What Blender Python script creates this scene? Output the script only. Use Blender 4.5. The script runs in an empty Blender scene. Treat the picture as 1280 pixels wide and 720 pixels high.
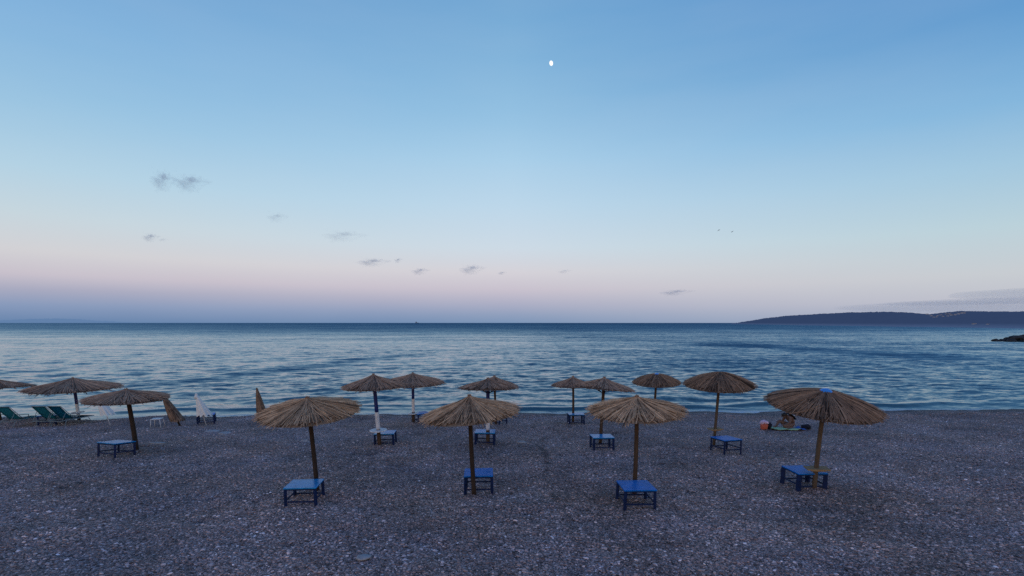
import bpy, bmesh, math, random
import numpy as np
from mathutils import Vector, Matrix, Euler

random.seed(7)
rng = np.random.default_rng(11)
PI = math.pi
scene = bpy.context.scene
C = scene.collection
SEA = -0.80

# ------------------------------------------------------------------ helpers
def shore(x):
    return 0.045 * np.clip(x, -70, 70)

def gz(x, y):
    """height of the shingle beach: flat near the camera, falling to the sea"""
    s = np.asarray(y - shore(np.asarray(x, float)), float)
    t = np.clip((s - 9) / 18.0, 0, None)
    return -0.8 * np.where(t < 1, t ** 1.5, 1 + (t - 1) * 1.9)

def G(x, y):
    return float(gz(x, y))

def tag(o, label=None, cat=None, group=None, kind=None):
    if label: o['label'] = label
    if cat: o['category'] = cat
    if group: o['group'] = group
    if kind: o['kind'] = kind
    return o

def empty(name, loc, rz=0):
    o = bpy.data.objects.new(name, None)
    C.objects.link(o)
    o.location = loc
    o.rotation_euler = (0, 0, rz)
    o.empty_display_size = 0.3
    return o

def link(name, me, mat=None, parent=None):
    o = bpy.data.objects.new(name, me)
    C.objects.link(o)
    if mat: 
        me.materials.clear(); me.materials.append(mat)
    if parent: o.parent = parent
    return o

def smooth(me):
    me.polygons.foreach_set('use_smooth', [True] * len(me.polygons))

def from_bm(name, bm, mat, parent=None, sm=False):
    me = bpy.data.meshes.new(name)
    bm.normal_update()
    bm.to_mesh(me); bm.free()
    if sm: smooth(me)
    return link(name, me, mat, parent)

def np_mesh(name, verts, quads):
    me = bpy.data.meshes.new(name)
    verts = np.asarray(verts, np.float32); quads = np.asarray(quads, np.int32)
    me.vertices.add(len(verts)); me.vertices.foreach_set('co', verts.ravel())
    k = quads.shape[1]
    me.loops.add(quads.size); me.loops.foreach_set('vertex_index', quads.ravel())
    me.polygons.add(len(quads))
    me.polygons.foreach_set('loop_start', np.arange(0, quads.size, k, dtype=np.int32))
    me.polygons.foreach_set('loop_total', np.full(len(quads), k, np.int32))
    me.update(calc_edges=True); me.validate()
    return me

def grid_quads(nr, nc):
    i = np.arange(nr - 1)[:, None] * nc + np.arange(nc - 1)[None, :]
    return np.stack([i, i + 1, i + nc + 1, i + nc], -1).reshape(-1, 4)

def box(bm, c, s, rot=None, bevel=0.0):
    r = bmesh.ops.create_cube(bm, size=1)
    vs = r['verts']
    for v in vs:
        v.co = Vector((v.co.x * s[0], v.co.y * s[1], v.co.z * s[2]))
    if bevel > 0:
        es = list({e for v in vs for e in v.link_edges})
        r2 = bmesh.ops.bevel(bm, geom=es, offset=bevel, segments=2, affect='EDGES', profile=.6)
        vs = list({v for f in r2['faces'] for v in f.verts} | {v for v in vs if v.is_valid})
    M = Matrix.Translation(c)
    if rot is not None: M = M @ rot
    bmesh.ops.transform(bm, matrix=M, verts=vs)
    return vs

def bar(bm, a, b, w, h=None, bevel=0.0):
    a = Vector(a); b = Vector(b); d = b - a
    q = d.to_track_quat('Z', 'Y').to_matrix().to_4x4()
    return box(bm, (a + b) / 2, (w, h or w, d.length), q, bevel)

def tube(bm, pts, radii, seg=10, cap=True):
    pts = [Vector(p) for p in pts]
    rings = []
    for i, p in enumerate(pts):
        t = (pts[min(i + 1, len(pts) - 1)] - pts[max(i - 1, 0)]).normalized()
        ref = Vector((0, 1, 0)) if abs(t.y) < .9 else Vector((1, 0, 0))
        u = t.cross(ref).normalized(); w = t.cross(u)
        r = radii[i] if hasattr(radii, '__len__') else radii
        rings.append([bm.verts.new(p + (u * math.cos(2 * PI * k / seg) + w * math.sin(2 * PI * k / seg)) * r) for k in range(seg)])
    for a, b in zip(rings, rings[1:]):
        for k in range(seg):
            bm.faces.new((a[k], a[(k + 1) % seg], b[(k + 1) % seg], b[k]))
    if cap:
        bm.faces.new(rings[0][::-1]); bm.faces.new(rings[-1])

def lathe(bm, prof, seg=24, c=(0, 0, 0), wob=None):
    rings = []
    for (r, z) in prof:
        rings.append([bm.verts.new((c[0] + r * (wob(k, z) if wob else 1) * math.cos(2 * PI * k / seg),
                                    c[1] + r * (wob(k, z) if wob else 1) * math.sin(2 * PI * k / seg), c[2] + z)) for k in range(seg)])
    for a, b in zip(rings, rings[1:]):
        for k in range(seg):
            bm.faces.new((a[k], a[(k + 1) % seg], b[(k + 1) % seg], b[k]))
    bm.faces.new(rings[0][::-1]); bm.faces.new(rings[-1])

def blob(bm, c, s, sub=2, amp=.15, seed=0, freq=1.3):
    from mathutils import noise
    r = bmesh.ops.create_icosphere(bm, subdivisions=sub, radius=1)
    off = Vector((seed * 7.3, seed * 3.1, seed * 1.7))
    for v in r['verts']:
        n = noise.fractal(v.co * freq + off, 1.0, 2.0, 4)
        p = v.co * (1 + amp * n)
        v.co = Vector((c[0] + p.x * s[0], c[1] + p.y * s[1], c[2] + p.z * s[2]))
    return r['verts']

# ------------------------------------------------------------------ materials
def srgb(r, g, b):
    f = lambda c: (c / 12.92) if c <= .04045 else ((c + .055) / 1.055) ** 2.4
    return (f(r / 255), f(g / 255), f(b / 255), 1)

class NT:
    def __init__(self, tree): self.t = tree; self.n = tree.nodes; self.l = tree.links
    def add(self, typ, **kw):
        nd = self.n.new(typ)
        for k, v in kw.items():
            if k == 'inp':
                for kk, vv in v.items(): 
                    if isinstance(vv, bpy.types.NodeSocket): self.l.new(vv, nd.inputs[kk])
                    else: nd.inputs[kk].default_value = vv
            else: setattr(nd, k, v)
        return nd
    def math(self, op, a, b=0.0, clamp=False):
        nd = self.n.new('ShaderNodeMath'); nd.operation = op; nd.use_clamp = clamp
        for i, v in enumerate((a, b)):
            if isinstance(v, bpy.types.NodeSocket): self.l.new(v, nd.inputs[i])
            else: nd.inputs[i].default_value = v
        return nd.outputs[0]
    def ramp(self, fac, stops, interp='LINEAR'):
        nd = self.n.new('ShaderNodeValToRGB'); cr = nd.color_ramp; cr.interpolation = interp
        while len(cr.elements) > 1: cr.elements.remove(cr.elements[-1])
        cr.elements[0].position = stops[0][0]; cr.elements[0].color = stops[0][1]
        for p, c in stops[1:]:
            e = cr.elements.new(p); e.color = c
        self.l.new(fac, nd.inputs[0])
        return nd.outputs[0]
    def mix(self, fac, a, b, mode='MIX'):
        nd = self.n.new('ShaderNodeMix'); nd.data_type = 'RGBA'; nd.blend_type = mode
        for s, v in ((nd.inputs[0], fac), (nd.inputs[6], a), (nd.inputs[7], b)):
            if isinstance(v, bpy.types.NodeSocket): self.l.new(v, s)
            else: s.default_value = v
        return nd.outputs[2]
    def maprange(self, v, a, b, c=0., d=1., smooth=False):
        nd = self.n.new('ShaderNodeMapRange')
        if smooth: nd.interpolation_type = 'SMOOTHSTEP'
        self.l.new(v, nd.inputs[0])
        for i, k in enumerate((a, b, c, d)): nd.inputs[i + 1].default_value = k
        return nd.outputs[0]
    def noise(self, vec, scale, detail=4, rough=.55):
        nd = self.n.new('ShaderNodeTexNoise')
        if vec is not None: self.l.new(vec, nd.inputs['Vector'])
        nd.inputs['Scale'].default_value = scale; nd.inputs['Detail'].default_value = detail; nd.inputs['Roughness'].default_value = rough
        return nd.outputs['Fac']
    def scale(self, vec, s):
        nd = self.n.new('ShaderNodeMapping'); self.l.new(vec, nd.inputs[0]); nd.inputs['Scale'].default_value = s
        return nd.outputs[0]
    def bump(self, h, strength, dist):
        nd = self.n.new('ShaderNodeBump'); self.l.new(h, nd.inputs['Height'])
        nd.inputs['Distance'].default_value = dist
        if isinstance(strength, bpy.types.NodeSocket): self.l.new(strength, nd.inputs['Strength'])
        else: nd.inputs['Strength'].default_value = strength
        return nd.outputs[0]

def new_mat(name):
    m = bpy.data.materials.new(name); m.use_nodes = True
    t = NT(m.node_tree); bsdf = t.n['Principled BSDF']
    return m, t, bsdf

def col4(c): return (c[0], c[1], c[2], 1)

def worn(name, c, rough=.6, var=.25, scale=9., spec=.5, bumpd=.003, stretch=(1, 1, 1), dirt=None):
    """painted / woven / wooden surface with uneven tone and fine relief"""
    m, t, b = new_mat(name)
    tc = t.add('ShaderNodeTexCoord').outputs['Object']
    v = t.scale(tc, stretch)
    n1 = t.noise(v, scale, 5); n2 = t.noise(v, scale * 5, 3)
    f = t.maprange(n1, .3, .7, 1 - var, 1 + var)
    c1 = t.mix(1.0, col4(c), t.add('ShaderNodeCombineColor', inp={0: f, 1: f, 2: f}).outputs[0], 'MULTIPLY')
    if dirt:
        d = t.maprange(n2, .58, .7, 0, .7)
        c1 = t.mix(d, c1, col4(dirt))
    t.l.new(c1, b.inputs['Base Color'])
    t.l.new(t.maprange(n2, .3, .7, max(rough - .12, .05), min(rough + .12, 1)), b.inputs['Roughness'])
    b.inputs['Specular IOR Level'].default_value = spec
    t.l.new(t.bump(n2, .35, bumpd), b.inputs['Normal'])
    return m

def straw_mat(name, dark, light, rough=.8):
    m, t, b = new_mat(name)
    a = t.add('ShaderNodeAttribute', attribute_name='tone').outputs['Fac']
    tc = t.add('ShaderNodeTexCoord').outputs['Object']
    n = t.noise(tc, 7., 4)
    f = t.math('ADD', a, t.maprange(n, .3, .7, -.22, .22))
    mid = tuple((x + y) / 2 for x, y in zip(dark, light))
    c = t.ramp(f, [(0., col4(tuple(x * .35 for x in dark))), (.22, col4(dark)), (.55, col4(mid)), (.9, col4(light)), (1., col4(tuple(min(x * 1.25, .8) for x in light)))])
    t.l.new(c, b.inputs['Base Color']); b.inputs['Roughness'].default_value = rough
    b.inputs['Specular IOR Level'].default_value = .25
    return m

M = {}
M['straw'] = straw_mat('straw_warm', (.27, .165, .100), (.62, .405, .250))
M['straw_grey'] = straw_mat('straw_weathered', (.225, .138, .098), (.48, .315, .222))
M['straw_dark'] = straw_mat('straw_old', (.145, .090, .061), (.33, .207, .137))
M['wood'] = worn('pole_wood', (.070, .045, .031), .8, .35, 6, .2, .004, (6, 6, 1))
M['wood_dark'] = worn('pole_wood_dark', (.040, .027, .021), .85, .35, 6, .2, .004, (6, 6, 1))
M['wood_pale'] = worn('pole_wood_pale', (.10, .072, .052), .8, .3, 6, .2, .004, (6, 6, 1))
M['shelf'] = worn('shelf_wood', (.27, .185, .105), .75, .25, 8, .25, .003, (1, 6, 1))
M['blue_leg'] = worn('blue_paint', (.004, .017, .075), .6, .35, 14, .2, .002, dirt=(.012, .015, .03))
M['blue_top'] = worn('blue_paint_top', (.004, .155, .54), .42, .22, 7, .07, .0012, dirt=(.012, .065, .25))
M['blue_top_pale'] = worn('blue_paint_sky_sheen', (.014, .25, .58), .30, .22, 7, .12, .0010, dirt=(.03, .12, .30))  # same glossy blue, base colour lightened to stand for reflected sky
M['blue_band'] = worn('blue_band_paint', (.008, .022, .15), .55, .3, 12, .35, .002)
M['white_band'] = worn('white_band_paint', (.66, .66, .70), .6, .12, 12, .35, .002, dirt=(.4, .4, .42))
M['white_cloth'] = worn('white_cloth', (.74, .73, .70), .85, .08, 6, .2, .004)
M['white_plastic'] = worn('white_plastic', (.52, .52, .55), .45, .08, 6, .4, .001)
M['green_mesh'] = worn('green_fabric', (.024, .26, .32), .75, .2, 20, .25, .002)
M['frame_metal'] = worn('lounger_metal', (.20, .25, .27), .4, .15, 10, .4, .001)
M['blue_cap'] = worn('blue_plastic_cap', (.05, .27, .72), .35, .08, 4, .5, .001)
M['stone'] = worn('pale_stone', (.34, .33, .34), .85, .2, 9, .2, .01)
M['skin'] = worn('skin', (.155, .084, .062), .55, .1, 10, .35, .001)
M['hair'] = worn('dark_hair', (.008, .006, .006), .5, .3, 30, .4, .002, (1, 6, 6))
M['swimwear'] = worn('dark_swimwear', (.012, .012, .02), .7, .2, 20, .3, .001)
M['towel'] = worn('green_towel', (.33, .50, .31), .95, .2, 14, .1, .004)
M['towel_blue'] = worn('blue_towel', (.05, .16, .50), .95, .2, 14, .1, .004)
M['orange'] = worn('orange_bag', (.55, .12, .07), .7, .12, 12, .3, .002)
M['pink_cloth'] = worn('pink_cloth', (.62, .46, .60), .9, .12, 12, .2, .003)
M['dark_cloth'] = worn('dark_cloth', (.012, .014, .026), .85, .3, 12, .2, .003)
M['hull'] = worn('ship_hull', (.06, .09, .15), .6, .1, .1)
M['bird'] = worn('bird_feathers', (.04, .045, .05), .8, .2, 6)
M['house'] = worn('house_plaster', (.36, .37, .42), .9, .06, .2)
M['roof'] = worn('house_roof', (.24, .19, .19), .9, .15, .4)

# gravel colours shared by the sheet and the loose pebbles
GRAVEL = [(0., (.035, .029, .028, 1)), (.12, (.115, .095, .090, 1)), (.40, (.215, .178, .167, 1)), (.62, (.275, .230, .215, 1)),
          (.80, (.330, .285, .270, 1)), (.92, (.40, .36, .35, 1)), (.975, (.52, .49, .48, 1)), (1., (.76, .74, .73, 1))]

def gravel_patch(t, pos):
    """slow change of tone over the beach: darker and lighter, brown and grey areas"""
    n = t.noise(pos, .33, 4, .6); n2 = t.noise(pos, 1.1, 4, .6)
    f = t.math('ADD', t.math('MULTIPLY', n, .65), t.math('MULTIPLY', n2, .35))
    br = t.maprange(f, .36, .62, .62, 1.28)
    # old tyre and rake lines that run down to the water
    sx = t.add('ShaderNodeSeparateXYZ'); t.l.new(pos, sx.inputs[0])
    bend = t.math('MULTIPLY', t.math('SUBTRACT', t.noise(pos, .22, 2), .5), 2.2)
    xx = t.math('ADD', sx.outputs[0], bend)
    tracks = None
    for x0, w, k in ((-2.3, .13, .34), (1.05, .14, .48), (1.75, .10, .34), (5.2, .12, .36), (-6.3, .14, .28), (-3.1, .10, .24)):
        d = t.math('ABSOLUTE', t.math('SUBTRACT', xx, x0))
        g = t.math('MULTIPLY', t.maprange(d, 0, w, 1, 0, True), k)
        tracks = g if tracks is None else t.math('MAXIMUM', tracks, g)
    brk = t.maprange(t.noise(pos, 1.7, 3), .38, .6)
    br = t.math('MULTIPLY', br, t.math('SUBTRACT', 1.0, t.math('MULTIPLY', tracks, brk)))
    tint = t.ramp(t.noise(pos, .5, 3), [(.35, (1.42, 1.23, 1.32, 1)), (.65, (1.62, 1.27, 1.19, 1))])
    return br, tint

def make_gravel_sheet():
    m, t, b = new_mat('shingle')
    pos = t.add('ShaderNodeNewGeometry').outputs['Position']
    warp = t.mix(.06, pos, t.add('ShaderNodeTexNoise', inp={'Vector': pos, 'Scale': 9.}).outputs['Color'])
    v1 = t.add('ShaderNodeTexVoronoi', inp={'Vector': warp, 'Scale': 27.})
    v2 = t.add('ShaderNodeTexVoronoi', inp={'Vector': warp, 'Scale': 45.})
    s1 = t.add('ShaderNodeSeparateColor', inp={0: v1.outputs['Color']})
    s2 = t.add('ShaderNodeSeparateColor', inp={0: v2.outputs['Color']})
    sel = t.math('GREATER_THAN', s1.outputs[1], .55)
    rnd = t.add('ShaderNodeMix', inp={0: sel, 2: s1.outputs[0], 3: s2.outputs[0]}).outputs[0]
    c = t.ramp(rnd, GRAVEL)
    edge = t.maprange(v1.outputs['Distance'], .25, .75, 1., .45)
    br, tint = gravel_patch(t, pos)
    f = t.math('MULTIPLY', edge, br)
    c = t.mix(1., c, t.add('ShaderNodeCombineColor', inp={0: f, 1: f, 2: f}).outputs[0], 'MULTIPLY')
    c = t.mix(1., c, tint, 'MULTIPLY')
    # wet band along the water
    sx = t.add('ShaderNodeSeparateXYZ'); t.l.new(pos, sx.inputs[0])
    hz = t.math('ADD', sx.outputs[2], t.math('MULTIPLY', t.math('SUBTRACT', t.noise(pos, .8, 3), .5), .16))
    wet = t.maprange(hz, -.80, -.70, 1, 0, True)
    c = t.mix(t.math('MULTIPLY', wet, .72), c, (.020, .020, .028, 1))
    t.l.new(c, b.inputs['Base Color'])
    t.l.new(t.maprange(wet, 0, 1, .85, .6), b.inputs['Roughness'])
    t.l.new(t.maprange(wet, 0, 1, .3, .12), b.inputs['Specular IOR Level'])
    h = t.math('ADD', t.math('MULTIPLY', v1.outputs['Distance'], -1.), t.math('MULTIPLY', v2.outputs['Distance'], -.4))
    t.l.new(t.bump(h, .8, .03), b.inputs['Normal'])
    return m

def make_pebble_mat():
    m, t, b = new_mat('pebble')
    rnd = t.add('ShaderNodeObjectInfo').outputs['Random']
    pos = t.add('ShaderNodeNewGeometry').outputs['Position']
    c = t.ramp(rnd, GRAVEL)
    br, tint = gravel_patch(t, pos)
    c = t.mix(1., c, t.add('ShaderNodeCombineColor', inp={0: br, 1: br, 2: br}).outputs[0], 'MULTIPLY')
    c = t.mix(1., c, tint, 'MULTIPLY')
    n = t.noise(pos, 60., 3)
    f = t.maprange(n, .3, .7, .75, 1.2)
    c = t.mix(1., c, t.add('ShaderNodeCombineColor', inp={0: f, 1: f, 2: f}).outputs[0], 'MULTIPLY')
    t.l.new(c, b.inputs['Base Color']); b.inputs['Roughness'].default_value = .62
    b.inputs['Specular IOR Level'].default_value = .35
    return m

def make_sea_mat():
    m, t, b = new_mat('sea_water')
    pos = t.add('ShaderNodeNewGeometry').outputs['Position']
    sx = t.add('ShaderNodeSeparateXYZ'); t.l.new(pos, sx.inputs[0])
    sh = t.math('SUBTRACT', sx.outputs[1], t.math('MULTIPLY', sx.outputs[0], .045))
    deep = t.maprange(sh, 27, 75, 0, 1, True)
    body = t.mix(deep, (.034, .112, .148, 1), (.022, .098, .158, 1))
    # foam where the water meets the stones and in torn lines behind it
    fn = t.noise(t.scale(pos, (1., 1.8, 1.)), 2.6, 6, .7)
    lines = t.noise(t.scale(pos, (.22, 1., 1.)), .9, 3)
    edge = t.maprange(t.math('ADD', sh, t.math('MULTIPLY', t.math('SUBTRACT', lines, .5), 1.6)), 26.9, 27.75, 1, 0, True)
    foam = t.math('MULTIPLY', edge, t.maprange(fn, .37, .53, 0, 1))
    foam = t.math('MULTIPLY', foam, t.maprange(t.noise(pos, .16, 2), .35, .6, .25, 1.), True)
    # ripples too small to model: slopes from three sizes of noise, steeper to the eye far out where only the faces of waves show
    def slope(sc, st, k):
        nd = t.add('ShaderNodeTexNoise', inp={'Vector': t.scale(pos, st), 'Scale': sc, 'Detail': 3., 'Roughness': .6})
        v_ = t.add('ShaderNodeVectorMath', operation='SUBTRACT'); t.l.new(nd.outputs['Color'], v_.inputs[0]); v_.inputs[1].default_value = (.5, .5, .5)
        m_ = t.add('ShaderNodeVectorMath', operation='MULTIPLY'); t.l.new(v_.outputs[0], m_.inputs[0]); m_.inputs[1].default_value = (k * .55, k, 0)
        return m_.outputs[0]
    def vadd(a, b_):
        nd = t.add('ShaderNodeVectorMath', operation='ADD'); t.l.new(a, nd.inputs[0]); t.l.new(b_, nd.inputs[1]); return nd.outputs[0]
    sl = vadd(vadd(slope(1.9, (.5, 1., 1.), .46), slope(5., (.6, 1., 1.), .38)), vadd(slope(.62, (.6, 1., 1.), .30), slope(.17, (.55, 1., 1.), .23)))
    slick = t.maprange(t.noise(t.scale(pos, (.22, 1., 1.)), .045, 4, .6), .36, .62, .62, 1.2)
    side = t.maprange(sx.outputs[0], -30, 30, .85, 1.15)
    near = t.maprange(sh, 27.2, 31, .4, 1.)
    k = t.math('MULTIPLY', t.math('MULTIPLY', slick, near), side)
    scl = t.add('ShaderNodeVectorMath', operation='SCALE'); t.l.new(sl, scl.inputs[0]); t.l.new(k, scl.inputs['Scale'])
    lg = t.math('LOGARITHM', t.math('MAXIMUM', sh, 10.), 10.)
    bias = t.ramp(t.maprange(lg, 1.4, 3.4), [(0., (.01, .01, .01, 1)), (.2, (.03, .03, .03, 1)), (.42, (.09, .09, .09, 1)), (.62, (.26, .26, .26, 1)), (1., (.34, .34, .34, 1))])
    # two belts of rougher water
    def belt(a, b_, w_, k_):
        ax, ay = a; bx_, by_ = b_; L2 = (bx_ - ax) ** 2 + (by_ - ay) ** 2
        dx_ = t.math('SUBTRACT', sx.outputs[0], ax); dy_ = t.math('SUBTRACT', sx.outputs[1], ay)
        f_ = t.math('DIVIDE', t.math('ADD', t.math('MULTIPLY', dx_, bx_ - ax), t.math('MULTIPLY', dy_, by_ - ay)), L2, True)
        ex = t.math('SUBTRACT', dx_, t.math('MULTIPLY', f_, bx_ - ax)); ey = t.math('SUBTRACT', dy_, t.math('MULTIPLY', f_, by_ - ay))
        d_ = t.math('SQRT', t.math('ADD', t.math('MULTIPLY', ex, ex), t.math('MULTIPLY', ey, ey)))
        d_ = t.math('ADD', d_, t.math('MULTIPLY', t.math('SUBTRACT', t.noise(pos, .12, 4), .5), w_ * 1.6))
        return t.maprange(d_, 0, w_, k_, 0, True)
    bias = t.math('ADD', bias, t.math('MULTIPLY', t.maprange(sx.outputs[0], -12, 40, .0, .10, True), t.maprange(sh, 60, 260, 1, .25, True)))
    bias = t.math('ADD', bias, t.maprange(sh, 35, 60, 0.008, .025))
    bias = t.math('ADD', bias, belt((-27, 42), (-16, 76), 4.5, .11))
    bias = t.math('ADD', bias, belt((48, 118), (60, 72), 13., .15))
    bias = t.math('ADD', bias, belt((5, 52), (26, 60), 5., .06))
    bias = t.math('MULTIPLY', bias, t.maprange(slick, .62, 1.2, .75, 1.2))
    bv = t.add('ShaderNodeCombineXYZ'); t.l.new(t.math('MULTIPLY', bias, -1.), bv.inputs[1])
    gn = t.add('ShaderNodeNewGeometry').outputs['Normal']
    nn_ = t.add('ShaderNodeVectorMath', operation='NORMALIZE'); t.l.new(vadd(vadd(gn, scl.outputs[0]), bv.outputs[0]), nn_.inputs[0])
    nrm = nn_.outputs[0]
    b.inputs['IOR'].default_value = 1.333
    b.inputs['Specular IOR Level'].default_value = .5
    t.l.new(t.mix(foam, body, (.62, .68, .74, 1)), b.inputs['Base Color'])
    t.l.new(t.maprange(foam, 0, 1, .09, .8), b.inputs['Roughness'])
    t.l.new(nrm, b.inputs['Normal'])
    return m

def make_hill_mat(name, dark, light, air, amount):
    m, t, b = new_mat(name)
    pos = t.add('ShaderNodeNewGeometry').outputs['Position']
    n = t.noise(pos, .035, 6, .65); n2 = t.noise(pos, .25, 4, .6)
    f = t.math('ADD', t.math('MULTIPLY', n, .6), t.math('MULTIPLY', n2, .4))
    c = t.ramp(f, [(.36, col4(dark)), (.6, col4(light))])
    sx = t.add('ShaderNodeSeparateXYZ'); t.l.new(pos, sx.inputs[0])
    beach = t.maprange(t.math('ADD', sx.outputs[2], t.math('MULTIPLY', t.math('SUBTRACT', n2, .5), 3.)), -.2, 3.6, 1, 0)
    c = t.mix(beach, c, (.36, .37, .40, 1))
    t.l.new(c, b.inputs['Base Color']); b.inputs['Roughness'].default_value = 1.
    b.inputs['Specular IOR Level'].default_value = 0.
    # aerial haze painted in: an even air-coloured glow mixed into the land's material
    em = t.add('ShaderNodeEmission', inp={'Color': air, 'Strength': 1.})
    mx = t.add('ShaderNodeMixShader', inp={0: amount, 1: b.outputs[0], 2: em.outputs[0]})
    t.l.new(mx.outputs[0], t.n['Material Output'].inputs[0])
    return m

def make_rock_mat():
    return worn('shore_rock', (.035, .036, .040), .9, .5, .9, .2, .08)

def make_cloud_mat(name, dens, col, freq, lo, hi):
    m = bpy.data.materials.new(name); m.use_nodes = True
    t = NT(m.node_tree); t.n.clear()
    out = t.add('ShaderNodeOutputMaterial')
    tc = t.add('ShaderNodeTexCoord').outputs['Object']
    n = t.noise(tc, freq, 6, .62)
    ln = t.add('ShaderNodeVectorMath', operation='LENGTH'); t.l.new(tc, ln.inputs[0])
    fall = t.maprange(ln.outputs['Value'], .1, .95, 1, 0, True)
    thr = t.math('SUBTRACT', lo, t.math('MULTIPLY', fall, hi))
    d = t.math('MULTIPLY', t.math('SUBTRACT', n, thr), 7., True)
    d = t.math('MULTIPLY', t.math('MULTIPLY', d, fall), dens)
    vs = t.add('ShaderNodeVolumePrincipled', inp={'Color': col, 'Density': d, 'Anisotropy': .1})
    t.l.new(vs.outputs[0], out.inputs['Volume'])
    return m

M['shingle'] = make_gravel_sheet()
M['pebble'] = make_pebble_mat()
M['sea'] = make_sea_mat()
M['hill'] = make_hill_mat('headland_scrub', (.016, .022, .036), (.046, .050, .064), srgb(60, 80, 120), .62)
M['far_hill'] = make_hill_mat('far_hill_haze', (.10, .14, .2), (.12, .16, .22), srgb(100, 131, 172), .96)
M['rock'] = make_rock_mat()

# ------------------------------------------------------------------ camera
cam = bpy.data.cameras.new('camera'); co = bpy.data.objects.new('camera', cam); C.objects.link(co)
cam.sensor_width = 36; cam.lens = 18; cam.clip_end = 60000; cam.clip_start = .1
TH = math.radians(9)
co.location = (0, 0, 4); co.rotation_euler = (PI / 2 - TH, 0, 0)
cam.shift_y = ((403.5 - 360) + 640 * math.tan(TH)) / 1280
scene.camera = co
scene.view_settings.view_transform = 'Standard'; scene.view_settings.look = 'None'
scene.view_settings.exposure = 0; scene.view_settings.gamma = 1

# ------------------------------------------------------------------ sky and sun (dusk, the sun has gone down behind the viewer)
SUN_EL, SUN_AZ = math.radians(2.0), math.radians(200)      # azimuth from +Y, clockwise
w = bpy.data.worlds.new("World"); scene.world = w; w.use_nodes = True
t = NT(w.node_tree); t.n.clear()
out = t.add('ShaderNodeOutputWorld')
gen = t.add('ShaderNodeTexCoord').outputs['Generated']
sx = t.add('ShaderNodeSeparateXYZ'); t.l.new(gen, sx.inputs[0])
X, Y, Z = sx.outputs
zen = [(.62, (72, 124, 192)), (.8, (56, 104, 172)), (1., (46, 90, 156))]
def sky_ramp(st): return t.ramp(Z, [(p, srgb(*c)) for p, c in st + zen])
front = sky_ramp([(0., (120, 147, 182)), (.016, (140, 158, 189)), (.036, (166, 171, 196)), (.062, (194, 188, 204)), (.095, (208, 205, 214)), (.138, (200, 214, 227)),
                  (.21, (184, 211, 231)), (.284, (165, 203, 230)), (.375, (135, 184, 220)), (.489, (110, 164, 209))])
left = sky_ramp([(0., (94, 128, 170)), (.025, (128, 150, 186)), (.047, (164, 167, 191)), (.068, (196, 189, 202)), (.10, (207, 206, 211)), (.15, (195, 211, 220)),
                 (.21, (175, 207, 226)), (.285, (150, 193, 223)), (.385, (124, 175, 218)), (.489, (102, 155, 206))])
right = sky_ramp([(0., (160, 170, 192)), (.03, (184, 188, 202)), (.068, (194, 200, 208)), (.131, (182, 205, 216)), (.21, (157, 195, 220)), (.285, (125, 177, 217)),
                  (.385, (88, 149, 203)), (.489, (80, 138, 198))])
back = sky_ramp([(0., (235, 170, 128)), (.06, (250, 202, 150)), (.16, (236, 216, 190)), (.3, (190, 206, 222)), (.48, (124, 170, 214))])
hor = t.math('SQRT', t.math('ADD', t.math('MULTIPLY', X, X), t.math('ADD', t.math('MULTIPLY', Y, Y), 1e-5)))
az = t.math('DIVIDE', X, hor)
c = t.mix(t.maprange(az, 0, -.68, 0, 1), front, left)
c = t.mix(t.maprange(az, 0, .68, 0, 1), c, right)
c = t.mix(t.maprange(Y, .1, -.55, 0, 1, True), c, back)
# fine unevenness of thin high haze
hz = t.noise(t.scale(gen, (1., 1., 5.)), 2.2, 4, .55)
c = t.mix(t.maprange(hz, .35, .65, 0, .06), c, (.62, .66, .74, 1))
below = t.maprange(Z, -.02, -.12, 0, 1)
c = t.mix(below, c, (.05, .06, .09, 1))
bg = t.add('ShaderNodeBackground', inp={'Color': c, 'Strength': 1.0})
nish = t.add('ShaderNodeTexSky', sky_type='NISHITA', sun_disc=False, sun_elevation=SUN_EL, sun_rotation=SUN_AZ)
bg2 = t.add('ShaderNodeBackground', inp={'Color': nish.outputs[0], 'Strength': .015})
add = t.add('ShaderNodeAddShader'); t.l.new(bg.outputs[0], add.inputs[0]); t.l.new(bg2.outputs[0], add.inputs[1])
t.l.new(add.outputs[0], out.inputs[0])

sun = bpy.data.lights.new('sun', 'SUN'); so = bpy.data.objects.new('sun', sun); C.objects.link(so)
sun.energy = .22; sun.angle = math.radians(25); sun.color = (1., .78, .62)
sdir = Vector((math.sin(SUN_AZ) * math.cos(math.radians(10)), math.cos(SUN_AZ) * math.cos(math.radians(10)), math.sin(math.radians(10))))
so.rotation_euler = sdir.to_track_quat('Z', 'Y').to_euler(); so.location = (0, -20, 30)

# ------------------------------------------------------------------ beach
def axis(parts):
    a = [np.linspace(p[0], p[1], p[2], endpoint=False) for p in parts]
    return np.concatenate(a + [[parts[-1][1]]])
bxs = axis([(-420, -60, 30), (-60, -34, 40), (-34, 34, 620), (34, 60, 40), (60, 420, 30)])
bys = axis([(-120, 0, 24), (0, 6, 20), (6, 30, 300), (30, 60, 30)])
def wobble(x, y, lam, amp, n, seed):
    r = np.random.default_rng(seed); z = 0
    for k in range(n):
        a = r.uniform(0, 2 * PI); kk = 2 * PI / (lam * r.uniform(.6, 1.7)); z = z + np.sin(kk * (x * np.cos(a) + y * np.sin(a)) + r.uniform(0, 6.28))
    return amp * z / math.sqrt(n)
gx, gy = np.meshgrid(bxs, bys)
POLES = [(-12.57, 16.69), (-4.65, 11.76), (-.89, 11.59), (2.89, 11.64), (7.36, 11.99), (-4.58, 17.30), (-4.56, 23.31), (-.85, 17.69), (-.72, 22.57), (2.79, 23.03), (3.09, 17.51), (6.54, 23.23), (7.0, 17.32)]
rf = np.random.default_rng(21)
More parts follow.
